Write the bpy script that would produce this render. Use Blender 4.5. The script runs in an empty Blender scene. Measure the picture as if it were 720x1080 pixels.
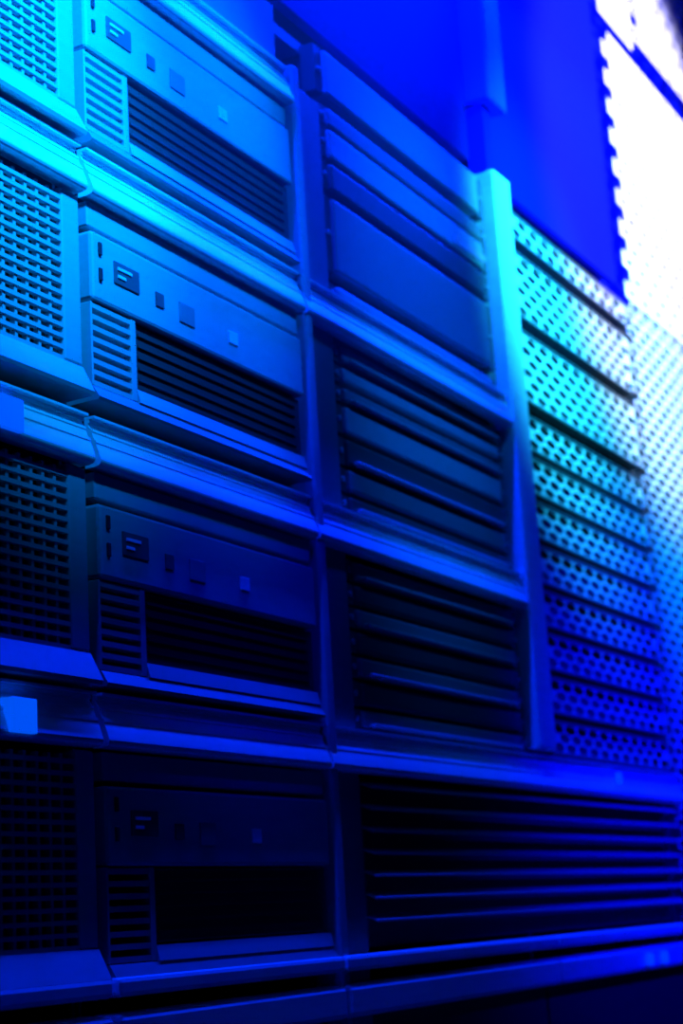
import bpy, bmesh, math, random
from mathutils import Matrix, Vector
random.seed(7)
scn = bpy.context.scene
col = scn.collection

# ------------------------------------------------------------------ camera
ZC = 0.55                                   # camera height over the floor
F_PX, YAW, PITCH, ROLL = 1888.8, 1.09837, 0.22404, -0.05969
fwd = Vector((math.sin(YAW)*math.cos(PITCH), math.cos(YAW)*math.cos(PITCH), math.sin(PITCH)))
rgt = Vector((math.cos(YAW), -math.sin(YAW), 0))
upv = rgt.cross(fwd)
r2 = math.cos(ROLL)*rgt + math.sin(ROLL)*upv
u2 = -math.sin(ROLL)*rgt + math.cos(ROLL)*upv
cam = bpy.data.cameras.new('camera')
cam.sensor_fit = 'VERTICAL'; cam.sensor_height = 36; cam.sensor_width = 24
cam.lens = F_PX/1080*36
cam.clip_start = 0.02
cam.dof.use_dof = True
cam.dof.focus_distance = 2.25
cam.dof.aperture_fstop = 4.0
camo = bpy.data.objects.new('camera', cam); col.objects.link(camo)
m = Matrix((r2, u2, -fwd)).transposed().to_4x4()
m.translation = Vector((0, -1.3, ZC))
camo.matrix_world = m
scn.camera = camo

# ------------------------------------------------------------------ world, lights, exposure
scn.view_settings.view_transform = 'Standard'
scn.view_settings.look = 'None'
scn.view_settings.exposure = 0
scn.view_settings.gamma = 1
scn.view_settings.use_curve_mapping = False
w = bpy.data.worlds.new('world'); scn.world = w; w.use_nodes = True
w.node_tree.nodes['Background'].inputs[0].default_value = (0, 0, 1, 1)
w.node_tree.nodes['Background'].inputs[1].default_value = 0.001

def spot(name, loc, target, color, energy, size_deg, blend, radius=0.05):
    l = bpy.data.lights.new(name, 'SPOT'); l.color = color; l.energy = energy
    l.spot_size = math.radians(size_deg); l.spot_blend = blend; l.shadow_soft_size = radius
    o = bpy.data.objects.new(name, l); col.objects.link(o)
    o.location = (loc[0], loc[1], loc[2]+ZC)
    d = Vector((target[0], target[1], target[2]+ZC)) - o.location
    o.rotation_euler = d.to_track_quat('-Z', 'Y').to_euler()
    return o
# heights here are relative to the camera, as for all the cabinet work below
spot('azure_spot', (1.42, -0.85, 2.00), (1.66, 0, 1.20), (0, 0.25, 1.0), 850, 37, 1.0, 0.05)
spot('azure_spot', (2.05, -0.95, 2.10), (2.12, 0, 1.18), (0, 0.18, 1.0), 320, 32, 1.0, 0.05)  # second azure spot, added to spread the glow along the wall
spot('blue_fill_spot', (1.85, -1.0, 2.4), (2.10, 0, 1.05), (0, 0.0, 1.0), 220, 29, 1.0, 0.08)  # unseen fill, added to hold the fading azure rows at pure blue
spot('blue_fill_spot', (2.90, -1.1, 2.4), (2.92, 0, 1.08), (0, 0.13, 1.0), 220, 29, 1.0, 0.08)  # unseen fill, added to lift the middle cabinet's servers
spot('cyan_fill_spot', (3.10, -1.05, 2.25), (3.60, 0, 1.38), (0.012, 0.60, 1.0), 880, 36, 1.0, 0.06)  # unseen fill, added for the cyan stage between white and blue
spot('cyan_fill_spot', (4.15, -1.05, 2.2), (4.42, 0, 1.25), (0.0, 0.60, 1.0), 360, 36, 1.0, 0.06)  # second cyan fill, added to tint the far door
spot('white_ceiling_spot', (4.35, -1.7, 2.3), (4.50, 0, 1.90), (0.78, 0.74, 1.0), 460, 55, 0.4, 0.06)
spot('blue_upper_fill', (3.9, -1.4, 2.5), (4.30, 0, 2.15), (0, 0.02, 1.0), 520, 56, 0.8, 0.06)  # unseen fill, added so the upper blue panels look evenly blue
spot('blue_aisle_spot', (5.0, -1.7, 1.3), (4.2, 0, 0.25), (0, 0.0, 1.0), 560, 48, 1.0, 0.06)
st = bpy.data.lights.new('blue_rail_fill', 'AREA'); st.shape = 'RECTANGLE'; st.size = 4.2; st.size_y = 0.04  # unseen strip, added to graze the rails and leave the panels dark
st.color = (0, 0.02, 1.0); st.energy = 170
so = bpy.data.objects.new('blue_rail_fill', st); col.objects.link(so); so.location = (3.2, -0.135, 2.1+ZC)

# ------------------------------------------------------------------ materials
MATS = {}
def mat(name, rgb, rough=0.45, metal=0.0, noise=0.12, stretch=(4, 4, 40), bump=0.0, emit=None, spec=0.5):
    mt = bpy.data.materials.new(name); mt.use_nodes = True
    nt = mt.node_tree; b = nt.nodes['Principled BSDF']
    b.inputs['Specular IOR Level'].default_value = spec; b.inputs['Roughness'].default_value = rough; b.inputs['Metallic'].default_value = metal
    tc = nt.nodes.new('ShaderNodeTexCoord'); mp = nt.nodes.new('ShaderNodeMapping')
    mp.inputs['Scale'].default_value = stretch
    nz = nt.nodes.new('ShaderNodeTexNoise'); nz.inputs['Scale'].default_value = 3; nz.inputs['Detail'].default_value = 5
    nt.links.new(tc.outputs['Object'], mp.inputs['Vector']); nt.links.new(mp.outputs['Vector'], nz.inputs['Vector'])
    rp = nt.nodes.new('ShaderNodeMix'); rp.data_type = 'RGBA'
    rp.inputs[6].default_value = (*[c*(1-noise) for c in rgb], 1); rp.inputs[7].default_value = (*[min(1, c*(1+noise)) for c in rgb], 1)
    nt.links.new(nz.outputs['Fac'], rp.inputs[0]); nt.links.new(rp.outputs[2], b.inputs['Base Color'])
    mr = nt.nodes.new('ShaderNodeMapRange'); mr.inputs[3].default_value = max(0.05, rough-0.06); mr.inputs[4].default_value = rough+0.06
    nt.links.new(nz.outputs['Fac'], mr.inputs[0]); nt.links.new(mr.outputs[0], b.inputs['Roughness'])
    if bump:
        bp = nt.nodes.new('ShaderNodeBump'); bp.inputs['Strength'].default_value = bump; bp.inputs['Distance'].default_value = 0.002
        nt.links.new(nz.outputs['Fac'], bp.inputs['Height']); nt.links.new(bp.outputs['Normal'], b.inputs['Normal'])
    if emit:
        b.inputs['Emission Color'].default_value = (*emit[0], 1); b.inputs['Emission Strength'].default_value = emit[1]
    MATS[name] = mt; return mt
mat('silver', (0.88, 0.88, 0.88), 0.35, 0.2)
mat('light_grey', (0.40, 0.40, 0.40), 0.5)
mat('mid_grey', (0.22, 0.22, 0.22), 0.5)
mat('dark_grey', (0.08, 0.08, 0.08), 0.5)
mat('black', (0.012, 0.012, 0.012), 0.55)
mat('gloss_black', (0.05, 0.05, 0.05), 0.3)
mat('sheet', (0.72, 0.72, 0.72), 0.5)
mat('white_paint', (0.88, 0.88, 0.88), 0.5)
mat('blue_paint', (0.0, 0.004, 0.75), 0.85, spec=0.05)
mat('shaded_blue', (0.0, 0.008, 0.22), 0.8, spec=0.05)  # blue panel colour darkened, with the shade painted in
mat('mullion_blue', (0.02, 0.03, 0.90), 0.6, spec=0.2)
mat('pink_bleed', (0.80, 0.45, 0.45), 0.6)  # warm light bleed on a server front, painted as pink colour
mat('floor_tile', (0.03, 0.03, 0.035), 0.35, stretch=(1, 1, 1))
mat('wall_paint', (0.10, 0.10, 0.12), 0.8, stretch=(1, 1, 1))
mat('badge_glow', (0.05, 0.2, 0.8), 0.3, emit=((0.0, 0.10, 1.0), 0.8))  # glow added to the badge so it outshines the dim rows
mat('led', (0.0, 0.05, 0.8), 0.3, emit=((0.0, 0.03, 1.0), 1.2))

# ------------------------------------------------------------------ mesh helpers
def bm_box(bm, x0, x1, y0, y1, z0, z1, bev=0.0, seg=2):
    v = [bm.verts.new((x, y, z)) for x in (x0, x1) for y in (y0, y1) for z in (z0, z1)]
    fs = [bm.faces.new([v[i] for i in q]) for q in ((0,1,3,2),(4,6,7,5),(0,4,5,1),(2,3,7,6),(0,2,6,4),(1,5,7,3))]
    if bev > 0:
        es = list({e for f in fs for e in f.edges})
        bmesh.ops.bevel(bm, geom=es, offset=bev, segments=seg, profile=0.5, affect='EDGES')
def bm_prism_x(bm, prof, x0, x1):           # profile of (y, z) swept along x
    a = [bm.verts.new((x0, y, z)) for y, z in prof]; b = [bm.verts.new((x1, y, z)) for y, z in prof]
    n = len(prof)
    bm.faces.new(a); bm.faces.new(b[::-1])
    for i in range(n):
        bm.faces.new((a[i], b[i], b[(i+1) % n], a[(i+1) % n]))
def bm_disc(bm, x, z, y0, y1, r, n=12, dome=0.0):   # round stub facing -y
    ring0 = [bm.verts.new((x+r*math.cos(2*math.pi*i/n), y1, z+r*math.sin(2*math.pi*i/n))) for i in range(n)]
    ring1 = [bm.verts.new((x+r*math.cos(2*math.pi*i/n), y0, z+r*math.sin(2*math.pi*i/n))) for i in range(n)]
    c = bm.verts.new((x, y0-dome, z))
    for i in range(n):
        j = (i+1) % n
        bm.faces.new((ring0[i], ring0[j], ring1[j], ring1[i])); bm.faces.new((ring1[i], ring1[j], c))
    bm.faces.new(ring0[::-1])
def mesh(name, bm, material, smooth=False):
    bmesh.ops.recalc_face_normals(bm, faces=bm.faces)
    me = bpy.data.meshes.new(name); bm.to_mesh(me); bm.free()
    me.materials.append(MATS[material])
    if smooth:
        for p in me.polygons: p.use_smooth = True
    return me
def obj(name, me, parent=None, loc=(0, 0, 0)):
    o = bpy.data.objects.new(name, me); col.objects.link(o); o.location = loc
    if parent is not None: o.parent = parent
    return o
def boxes(name, lst, material, parent, bev=0.0, loc=(0, 0, 0)):
    bm = bmesh.new()
    for b in lst: bm_box(bm, *b, bev=bev)
    return obj(name, mesh(name, bm, material), parent, loc)
def tag(o, label, cat, group=None):
    o['label'] = label; o['category'] = cat
    if group: o['group'] = group
    return o
def thing(name, loc, label, cat, group=None):
    o = bpy.data.objects.new(name, None); o.empty_display_size = 0.05; col.objects.link(o)
    o.location = (loc[0], loc[1], loc[2]+ZC)
    return tag(o, label, cat, group)
def copy_tree(o, parent=None):
    c = o.copy(); col.objects.link(c)
    if parent is not None: c.parent = parent
    for ch in list(o.children): copy_tree(ch, c)
    return c
def perforated(name, w_, h_, pitch, pitch_z, hx, hz, material, thick=0.0015, ragged=False, sides=6):
    """sheet in the xz plane from (0,0) to (w,h) with staggered round holes"""
    nx = max(1, int(round(w_/pitch))); nz = max(1, int(round(h_/pitch_z)))
    px, pz = w_/nx, h_/nz
    bm = bmesh.new(); cache = {}
    def V(x, z):
        k = (round(x, 5), round(z, 5))
        if k not in cache: cache[k] = bm.verts.new((x, 0, z))
        return cache[k]
    for j in range(nz):
        off = 0.5*px if j % 2 else 0.0
        for i in range(nx):
            x0 = i*px+off; x1 = x0+px; z0 = j*pz; z1 = z0+pz
            if x1 > w_+1e-6 and not ragged: x1 = w_
            cx, cz = (x0+x1)/2, (z0+z1)/2
            if x1-x0 < px*0.9:
                bm.faces.new((V(x0, z0), V(x1, z0), V(x1, z1), V(x0, z1))); continue
            xm = (x0+x1)/2
            out = [(x1, cz), (x1, z1), (xm, z1), (x0, z1), (x0, cz), (x0, z0), (xm, z0), (x1, z0)]
            inn = [(cx+hx*math.cos(k*math.pi/4), cz+hz*math.sin(k*math.pi/4)) for k in range(8)]
            vo = [V(*p) for p in out]; vi = [bm.verts.new((p[0], 0, p[1])) for p in inn]
            for k in range(8):
                n = (k+1) % 8
                bm.faces.new((vo[k], vo[n], vi[n], vi[k]))
        if not ragged and off:
            bm.faces.new((V(0, j*pz), V(off, j*pz), V(off, (j+1)*pz), V(0, (j+1)*pz)))
    r = bmesh.ops.extrude_face_region(bm, geom=bm.faces[:])
    bmesh.ops.translate(bm, vec=(0, thick, 0), verts=[g for g in r['geom'] if isinstance(g, bmesh.types.BMVert)])
    return mesh(name, bm, material)

# ------------------------------------------------------------------ the room
def struct(name, b, material):
    bm = bmesh.new(); bm_box(bm, *b)
    o = obj(name, mesh(name, bm, material)); o['kind'] = 'structure'; return o
struct('floor', (-1.5, 8, -3, 1.6, -0.1, 0), 'floor_tile')
struct('wall_back', (-1.5, 8, 1.5, 1.6, 0, 3.7), 'wall_paint')
struct('ceiling', (-1.5, 8, -3, 1.6, 3.7, 3.8), 'wall_paint')

# ------------------------------------------------------------------ cabinets
RA, RB, RC, RD = 1.015, 0.643, 0.285, -0.063
RZ = 1.375
TOP = 1.50
P1, P2, P3, P4, P5 = 1.825, 2.42, 3.29, 4.21, 5.15
FLOOR = -ZC

def rail_mesh(x0, x1):
    bm = bmesh.new()
    # sloped face leaning out towards its foot, curling back under
    prof = [(0.0, 0.0), (-0.006, 0.0), (-0.010, -0.008), (-0.0125, -0.008), (-0.014, -0.012), (-0.0125, -0.0125), (-0.0175, -0.024), (-0.020, -0.024), (-0.0215, -0.028), (-0.020, -0.0285), (-0.025, -0.040), (-0.028, -0.048)]
    for k in range(1, 6):
        a = math.radians(30 - k*24)
        prof.append((-0.022-0.007*math.cos(a), -0.052+0.007*math.sin(a)))
    prof += [(-0.016, -0.060), (0.0, -0.060)]
    prof = [(y*0.86, z) for y, z in prof]
    bm_prism_x(bm, prof, x0, x1)
    bm_box(bm, x0, x1, -0.016, 0.0, 0.0050, 0.0085)     # thin lip over the nosing
    bm_box(bm, x0, x1, -0.008, 0.0, 0.0, 0.0045)
    return mesh('cross_rail', bm, 'silver', smooth=False)

def cabinet(name, label, x0, x1, rails, shelves, top=TOP, side_l=True):
    t = thing(name, (x0, 0, FLOOR), label, 'cabinet')
    L = lambda z: z-FLOOR
    W_ = x1-x0
    boxes('side_panel', [(0.0, 0.006, 0.03, 0.95, 0.0, L(top))], 'dark_grey', t)
    boxes('side_panel', [(W_-0.006, W_, 0.03, 0.95, 0.0, L(top))], 'dark_grey', t)
    boxes('rear_panel', [(0.006, W_-0.006, 0.94, 0.95, 0.0, L(top))], 'black', t)
    boxes('base_plinth', [(0.006, W_-0.006, 0.02, 0.93, 0.0, 0.06)], 'black', t)
    boxes('top_panel', [(0.006, W_-0.006, 0.03, 0.93, L(top)-0.02, L(top))], 'mid_grey', t)
    for z in rails:
        obj('cross_rail', rail_mesh(0.002, W_-0.002), t, (0, 0, L(z)))
    for z in shelves:
        boxes('support_shelf', [(0.008, W_-0.008, 0.05, 0.90, L(z)-0.004, L(z))], 'black', t)
    return t

ROWS = [RZ, RA, RB, RC]
UNIT_TOP, UNIT_BOT = -0.064, -0.343
cab1 = cabinet('server_cabinet', 'leftmost server cabinet, cut off by the edge, holding grilled servers', P2-1.2, P1-0.004, [RZ, RA, RB, RC], [r+UNIT_BOT for r in ROWS])
cab2 = cabinet('server_cabinet', 'server cabinet holding four identical servers with buttons and dark drive doors', P1+0.004, P2-0.004, [RZ, RA, RB, RC], [r+UNIT_BOT for r in ROWS])
cab3 = cabinet('server_cabinet', 'middle server cabinet with thin blurred rack servers between two bright posts', P2, P3, [RA, RB, RC], [])
cab4 = cabinet('server_cabinet', 'server cabinet of perforated servers right of the brightest post', P3, P4-0.006, [RC], [])
cab5 = cabinet('server_cabinet', 'farthest server cabinet with one tall perforated door', P4, P5, [], [])

for cab, Wd in ((cab1, P1-0.004-P2+1.2), (cab2, P2-P1-0.008)):
    boxes('blanking_panel', [(0.008, Wd-0.008, 0.002, 0.03, RZ+0.012-FLOOR, TOP-FLOOR)], 'mid_grey', cab, 0.003)
# posts
def post(cab, x0, lst, material='silver', bev=0.003, name='post'):
    return boxes(name, [(a-x0, b-x0, c, d, e-FLOOR, f-FLOOR) for a, b, c, d, e, f in lst], material, cab, bev)
post(cab3, P2, [(P2+0.002, P2+0.026, -0.020, 0.03, FLOOR, RZ+0.02)], 'light_grey', 0.006)
post(cab3, P2, [(P2+0.030, P2+0.125, -0.002, 0.03, FLOOR, RZ)], 'mid_grey', 0.002, 'mounting_strip')
post(cab4, P3, [(P3+0.001, P3+0.090, -0.024, 0.028, RC+0.02, TOP+0.02)], 'silver', 0.006)

# ------------------------------------------------------------------ bottom bars running along all cabinets
for i, (cab, x0, x1) in enumerate(((cab1, P2-1.2, P1-0.004), (cab2, P1+0.004, P2-0.004), (cab3, P2, P3), (cab4, P3, P4-0.006), (cab5, P4, P5))):
    Wd = x1-x0
    boxes('bumper_bar', [(0.001, Wd-0.001, -0.03, 0.02, RD-0.011-FLOOR, RD+0.012-FLOOR)], 'silver', cab, 0.006)
    boxes('bumper_bar', [(0.001, Wd-0.001, -0.03, 0.02, RD-0.078-FLOOR, RD-0.030-FLOOR)], 'silver', cab, 0.008)
    boxes('kick_panel', [(0.006, Wd-0.006, 0.005, 0.02, 0.062, RD-0.082-FLOOR)], 'black', cab)

# ------------------------------------------------------------------ left cabinet: grilled servers
def grilled_server(label):
    x0, x1 = P2-1.2+0.012, P1-0.007
    W_ = x1-x0
    t = thing('grilled_server', (x0, -0.010, 0), label, 'server', 'grilled servers in the left cabinet')
    H = UNIT_TOP-UNIT_BOT
    gx1 = 1.779-x0; gz0, gz1 = 0.043, H-0.006
    boxes('chassis', [(0, W_, 0.05, 0.80, 0.0, H)], 'black', t)
    boxes('bezel', [(gx1, W_, 0.0, 0.05, gz0, H)], 'light_grey', t, 0.003)
    boxes('bezel', [(0, 0.02, 0.0, 0.05, gz0, H)], 'light_grey', t, 0.003)
    bm = bmesh.new(); bm_prism_x(bm, [(0.05, gz0-0.001), (0.0, gz0-0.001), (-0.018, 0.006), (-0.016, 0.001), (0.05, 0.0)], 0, W_)
    obj('lower_strip', mesh('lower_strip', bm, 'light_grey'), t)
    pz = 0.0146; n = int((gz1-gz0)/pz)
    bm = bmesh.new(); bm_box(bm, 0.02, gx1, 0.001, 0.009, -0.0028, 0.0028)
    sm = mesh('slat', bm, 'light_grey')
    for k in range(n+1): obj('slat', sm, t, (0, 0, gz0+0.002+k*pz))
    px = 0.0236
    bm = bmesh.new(); bm_box(bm, -0.0027, 0.0027, 0.003, 0.011, gz0, gz1)
    vm = mesh('grille_bar', bm, 'light_grey')
    k = 1
    while gx1-k*px > 0.02:
        obj('grille_bar', vm, t, (gx1-k*px, 0, 0)); k += 1
    return t
gl = ['topmost visible grilled server at the left edge, washed in azure light',
      'bright azure grilled server at the left edge under the white-hot rail',
      'dim blue grilled server at the left edge with a badge at its top corner',
      'nearly black grilled server at the left edge with a bright square badge']
g0 = grilled_server(gl[0])
for i, r in enumerate(ROWS):
    o = g0 if i == 0 else copy_tree(g0)
    o['label'] = gl[i]; o.location.z = r+UNIT_BOT+ZC
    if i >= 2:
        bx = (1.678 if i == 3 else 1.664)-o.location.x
        b = boxes('badge', [(bx-0.045, bx, -0.022, 0.0, UNIT_TOP-UNIT_BOT+0.010, UNIT_TOP-UNIT_BOT+0.050)], 'badge_glow', o, 0.001)
        b['label'] = 'square blue badge with an added glow'

# ------------------------------------------------------------------ second cabinet: servers with buttons and drive door
def storage_server(label):
    x0, x1 = P1+0.011, P2-0.012
    W_ = x1-x0
    t = thing('storage_server', (x0, -0.012, 0), label, 'server', 'servers with buttons and dark drive doors')
    H = UNIT_TOP-UNIT_BOT                       # local z = rel - (rail + UNIT_BOT)
    Z = lambda z: z-(RA+UNIT_BOT)
    X = lambda x: x-x0
    boxes('chassis', [(0, W_, 0.05, 0.80, 0.0, H)], 'black', t)
    boxes('top_panel', [(0, W_, 0.002, 0.05, Z(0.916), H)], 'light_grey', t, 0.002)
    cp = boxes('control_panel', [(0, W_, -0.004, 0.05, Z(0.812), Z(0.909))], 'light_grey', t, 0.005)
    for zz in (0.886, 0.850):
        boxes('button', [(X(1.850), X(1.857), -0.007, 0.0, Z(zz)-0.009, Z(zz)+0.009)], 'black', cp, 0.001)
    d = boxes('display', [(X(1.885), X(1.945), -0.006, 0.0, Z(0.848), Z(0.880))], 'dark_grey', cp, 0.001)
    boxes('display_line', [(X(1.892), X(1.925), -0.0075, -0.004, Z(0.868), Z(0.872))], 'silver', cp)
    boxes('display_line', [(X(1.892), X(1.910), -0.0075, -0.004, Z(0.857), Z(0.861))], 'silver', cp)
    boxes('port', [(X(1.985), X(2.005), -0.006, 0.0, Z(0.845), Z(0.865))], 'dark_grey', cp)
    boxes('port', [(X(2.045), X(2.085), -0.006, 0.0, Z(0.838), Z(0.868))], 'mid_grey', cp, 0.001)
    boxes('port', [(X(2.180), X(2.205), -0.006, 0.0, Z(0.842), Z(0.862))], 'silver', cp, 0.001)
    # slotted vent at the left of the door
    boxes('vent_frame', [(X(1.928), X(1.940), 0.0, 0.05, Z(0.695), Z(0.810))], 'light_grey', t, 0.001)
    boxes('vent_frame', [(0, 0.004, 0.0, 0.05, Z(0.695), Z(0.810))], 'light_grey', t, 0.001)
    bm = bmesh.new(); bm_box(bm, 0.004, X(1.928), 0.001, 0.02, -0.0035, 0.0035)
    sm = mesh('vent_slat', bm, 'light_grey')
    for k in range(8): obj('vent_slat', sm, t, (0, 0, Z(0.699)+k*0.0152))
    dr = boxes('drive_door', [(X(1.942), W_, 0.006, 0.05, Z(0.716), Z(0.809))], 'gloss_black', t, 0.003)
    bm = bmesh.new(); bm_box(bm, X(1.95), W_-0.02, 0.003, 0.008, -0.0018, 0.0018)
    rm = mesh('door_rib', bm, 'gloss_black')
    for k in range(5): obj('door_rib', rm, dr, (0, 0, Z(0.730)+k*0.016))
    bm = bmesh.new(); bm_prism_x(bm, [(0.05, Z(0.694)), (0.0, Z(0.694)), (-0.010, 0.006), (-0.008, 0.002), (0.05, 0.001)], 0, W_)
    obj('lower_strip', mesh('lower_strip', bm, 'mid_grey'), t)
    bm = bmesh.new(); bm_prism_x(bm, [(0.05, Z(0.714)), (0.002, Z(0.714)), (-0.003, Z(0.6945)), (0.05, Z(0.6945))], X(1.942), W_)
    obj('sill', mesh('sill', bm, 'light_grey'), t)
    return t
sl = ['uppermost server with control buttons, beside the topmost grilled server, in azure haze',
      'azure lit server with two dark buttons, a display and slotted vent, under the white-hot rail',
      'dim blue server with small glinting display lines, in the third row',
      'blackest server with faint blue glints on its control panel, in the lowest row']
s0 = storage_server(sl[0])
for i, r in enumerate(ROWS):
    o = s0 if i == 0 else copy_tree(s0)
    o['label'] = sl[i]; o.location.z = r+UNIT_BOT+ZC

# ------------------------------------------------------------------ middle cabinet: thin rack servers
X0, X1 = P2+0.128, P3-0.010
def rack_server(z0, z1, tone, label, group, proud=0.0, lip=True):
    t = thing('rack_server', (X0, 0, z0), label, 'server', group)
    W_, H = X1-X0, z1-z0
    boxes('chassis', [(0, W_, 0.03, 0.75, 0.0, H)], 'black', t)
    boxes('front_panel', [(0.03, W_-0.03, -0.002-proud, 0.03, 0.002, H-0.002)], tone, t, min(0.006, H*0.2))
    for x in (0.0, W_-0.028):
        e = boxes('rack_ear', [(x, x+0.028, 0.004, 0.03, 0.001, H-0.001)], 'dark_grey', t, 0.001)
        bm = bmesh.new(); bm_disc(bm, x+0.014, H*0.5, 0.0005, 0.006, 0.005, 10, 0.001)
        obj('screw', mesh('screw', bm, 'light_grey'), e)
    if lip:
        boxes('pull_lip', [(0.05, W_-0.05, -0.012-proud, 0.0, H*0.10, H*0.10+0.006)], 'light_grey' if tone != 'black' else 'mid_grey', t, 0.002)
    return t
ords = ['first', 'second', 'third', 'fourth', 'fifth', 'sixth', 'seventh', 'eighth', 'ninth']
# (z edges from the top, tone)
upper = [(1.495, 1.405, 'light_grey'), (1.385, 1.345, 'mid_grey'), (1.345, 1.285, 'light_grey'), (1.280, 1.225, 'dark_grey'), (1.215, 1.075, 'mid_grey'), (1.055, 1.020, 'light_grey')]
mid = [(0.948, 0.915, 'mid_grey'), (0.910, 0.880, 'light_grey'), (0.875, 0.845, 'mid_grey'), (0.842, 0.790, 'light_grey'), (0.785, 0.735, 'dark_grey'), (0.732, 0.690, 'mid_grey'), (0.686, 0.656, 'dark_grey')]
low = [(0.576, 0.540, 'mid_grey'), (0.536, 0.500, 'dark_grey'), (0.497, 0.462, 'mid_grey'), (0.458, 0.420, 'dark_grey'), (0.417, 0.380, 'mid_grey'), (0.376, 0.335, 'dark_grey'), (0.331, 0.298, 'mid_grey')]
tn = {'light_grey': 'pale', 'mid_grey': 'grey', 'dark_grey': 'dark', 'black': 'black'}
for lst, where, grp in ((upper, 'from the top of the middle cabinet', 'rack servers above the highest rail'),
                        (mid, 'under the highest rail of the middle cabinet', 'rack servers below the highest rail'),
                        (low, 'under the second rail of the middle cabinet', 'rack servers below the middle rail')):
    for i, (b, a, tone) in enumerate(lst):
        rs = rack_server(a, b, tone, '%s rack server, %s %s' % (tn[tone], ords[i], where), grp, lip=(i % 2 == 0 and lst is not upper))
        if lst is upper and i == 2:
            boxes('light_bleed_strip', [(0.55, 0.70, -0.004, -0.001, 0.014, 0.032)], 'pink_bleed', rs)['label'] = 'pinkish strip painted in for warm light bleed'
# side runners that carry the servers
for x in (X0, X1-0.02):
    boxes('server_runner', [(x-P2, x+0.02-P2, 0.76, 0.80, 0.06, TOP-FLOOR-0.02)], 'black', cab3)

# ------------------------------------------------------------------ fourth cabinet: perforated servers
Y0, Y1 = P3+0.128, P4-0.012
edges = [1.495, 1.405, 1.225, 1.035, 0.935, 0.840, 0.745, 0.650, 0.560, 0.470, 0.380, 0.296]
for i in range(len(edges)-1):
    z1, z0 = edges[i]-(0.015 if i < 4 else 0.006), edges[i+1]+(0.015 if i < 3 else 0.006)
    W_, H = Y1-Y0, z1-z0
    place = ('topmost in' if i == 0 else 'lowest in' if i == len(edges)-2 else '%s from the top in' % ords[i] if i < 9 else 'tenth from the top in')
    t = thing('perforated_server', (Y0, 0, z0), 'perforated server, %s the stack right of the brightest post' % place, 'server', 'perforated servers')
    boxes('chassis', [(0, W_, 0.03, 0.75, 0, H)], 'black', t)
    boxes('front_frame', [(0, W_, 0.0, 0.03, 0, 0.006), (0, W_, 0.0, 0.03, H-0.006, H), (0, 0.010, 0.0, 0.03, 0.006, H-0.006), (W_-0.010, W_, 0.0, 0.03, 0.006, H-0.006)], 'dark_grey', t)
    obj('perforated_sheet', perforated('perforated_sheet', W_-0.022, H-0.014, 0.070, 0.0225, 0.0312, 0.0100, 'sheet'), t, (0.011, 0.002, 0.007))
for x in (Y0, Y1-0.02):
    boxes('server_runner', [(x-P3, x+0.02-P3, 0.76, 0.80, 0.06, TOP-FLOOR-0.02)], 'black', cab4)

# ------------------------------------------------------------------ fifth cabinet: perforated door
WD = P5-P4
door = boxes('door', [(WD-0.03, WD, -0.006, 0.02, 0.515, TOP-FLOOR), (0.012, WD, -0.006, 0.02, 0.50, 0.52)], 'sheet', cab5)
obj('perforated_sheet', perforated('perforated_sheet', WD-0.04, TOP-FLOOR-0.525, 0.085, 0.0245, 0.0370, 0.0105, 'sheet', ragged=True), door, (-0.03, -0.004, 0.522))
boxes('door_lining', [(0.012, WD-0.03, 0.06, 0.07, 0.06, TOP-FLOOR-0.03)], 'black', cab5)

# ------------------------------------------------------------------ louvred vent under the perforated servers
LX0, LX1 = P2+0.135, P4+0.6
LXE = P4-0.036
lt = thing('louvre_vent', (LX0, 0, RD+0.02), 'long black louvred vent with seven bright blue slats between the lowest rails', 'vent')
boxes('backing', [(0, LXE-LX0, 0.028, 0.03, 0.0, RC-RD-0.085)], 'black', lt)
bm = bmesh.new()
bm_prism_x(bm, [(0.004, 0.004), (-0.016, -0.004), (-0.016, -0.0075), (0.004, 0.0005)], 0, LXE-LX0)
sm = mesh('slat', bm, 'light_grey')
for k in range(7):
    obj('slat', sm, lt, (0, 0, 0.209-0.0344*k-(RD+0.02)))
boxes('bracket', [(0.0, 0.006, 0.004, 0.03, 0.0, RC-RD-0.085)], 'dark_grey', lt)

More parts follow.
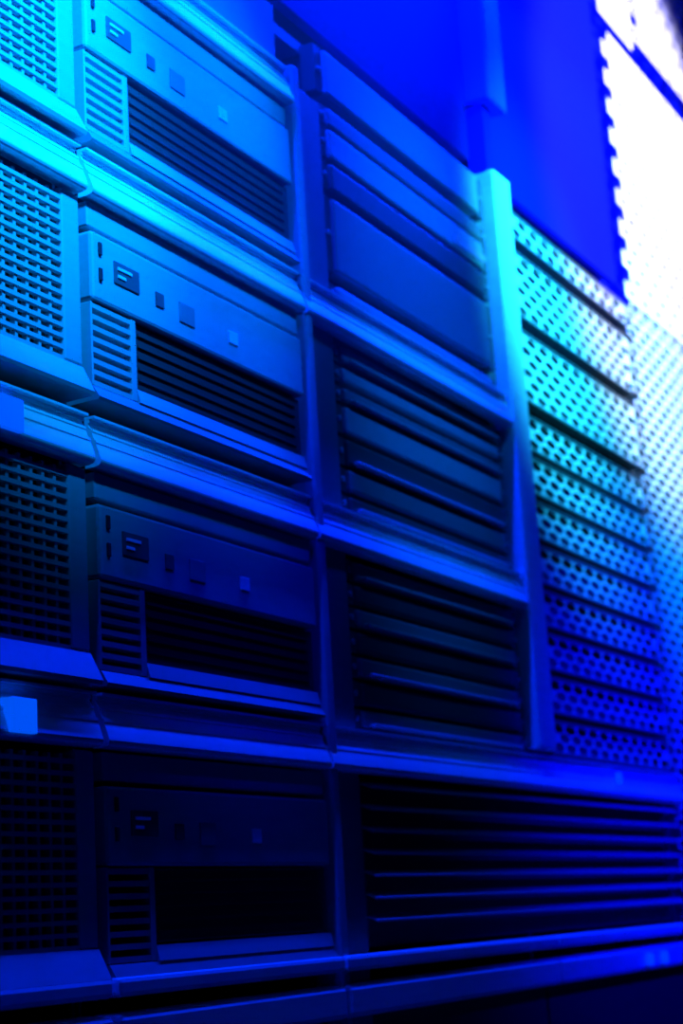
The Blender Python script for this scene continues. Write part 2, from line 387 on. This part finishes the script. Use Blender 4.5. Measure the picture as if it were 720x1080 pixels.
# ------------------------------------------------------------------ panels over the cabinets
def over(name, x0, x1, z0, z1, material, label, y=0.02):
    bm = bmesh.new(); bm_box(bm, 0, x1-x0, 0, 0.02, 0, z1-z0, 0.002)
    o = obj(name, mesh(name, bm, material), None, (x0, y, z0+ZC))
    return tag(o, label, 'panel', 'panels over the cabinets')
over('containment_panel', P2, P3-0.02, TOP+0.04, 3.05, 'shaded_blue', 'blue panel above the middle cabinet, shade painted into its colour')
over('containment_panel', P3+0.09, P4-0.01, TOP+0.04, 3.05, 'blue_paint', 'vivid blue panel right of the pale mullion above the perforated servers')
mu = tag(obj('mullion', None), 'blue upright mullion standing above the brightest post', 'mullion')
mu.location = (P3, 0, TOP+0.02+ZC)
boxes('stub', [(0.0, 0.04, -0.01, 0.03, 0, 0.15)], 'blue_paint', mu)
boxes('bar', [(-0.012, 0.085, -0.035, 0.03, 0.15, 1.55)], 'mullion_blue', mu, 0.008)
over('backing_panel', P4-0.008, 6.4, TOP+0.02, 3.05, 'blue_paint', 'blue backing seen through the dark gaps between the white perforated panels', 0.06)
def white_panel(x0, z0, w_, h_, label):
    o = obj('perforated_screen', perforated('perforated_screen', w_, h_, 0.110, 0.043, 0.030, 0.0095, 'white_paint', 0.003, ragged=True), None, (x0, 0.0, z0+ZC))
    return tag(o, label, 'panel', 'white perforated panels')
ZJ = 2.30
white_panel(P4, TOP+0.01, 1.6, ZJ-TOP-0.04, 'glaring white perforated panel with a scalloped edge above the farthest door')
white_panel(P4, ZJ+0.01, 0.28, 0.75, 'small white perforated panel left of the upright dark gap at the top')
white_panel(P4+0.31, ZJ+0.06, 0.50, 0.69, 'white perforated panel right of the upright dark gap at the top')

# ------------------------------------------------------------------ small blue indicator lamps
def lamp(x, z, label):
    bm = bmesh.new(); bm_disc(bm, 0, 0, -0.004, 0.004, 0.013, 14, 0.004)
    o = obj('indicator_lamp', mesh('indicator_lamp', bm, 'led'), None, (x, -0.036, z+ZC))
    tag(o, label, 'indicator lamp', 'blue indicator lamps')
lamp(3.70, 0.262, 'blue indicator lamp on the rail above the louvred vent')
lamp(3.80, -0.118, 'left of two blue indicator lamps on the bottom bar')
lamp(3.90, -0.118, 'right of two blue indicator lamps on the bottom bar')

# ------------------------------------------------------------------ thin haze in the aisle
hm = bpy.data.materials.new('haze'); hm.use_nodes = True
hn = hm.node_tree; hn.nodes.remove(hn.nodes['Principled BSDF'])
vs = hn.nodes.new('ShaderNodeVolumeScatter'); vs.inputs['Density'].default_value = 0.06; vs.inputs['Anisotropy'].default_value = 0.2
hn.links.new(vs.outputs[0], hn.nodes['Material Output'].inputs['Volume'])
MATS['haze'] = hm
bm = bmesh.new(); bm_box(bm, -1.4, 2.6, -2.0, -0.06, 1.35, 3.65)
hz = obj('haze', mesh('haze', bm, 'haze'))
tag(hz, 'thin azure haze hanging before the two left cabinets', 'haze'); hz['kind'] = 'stuff'
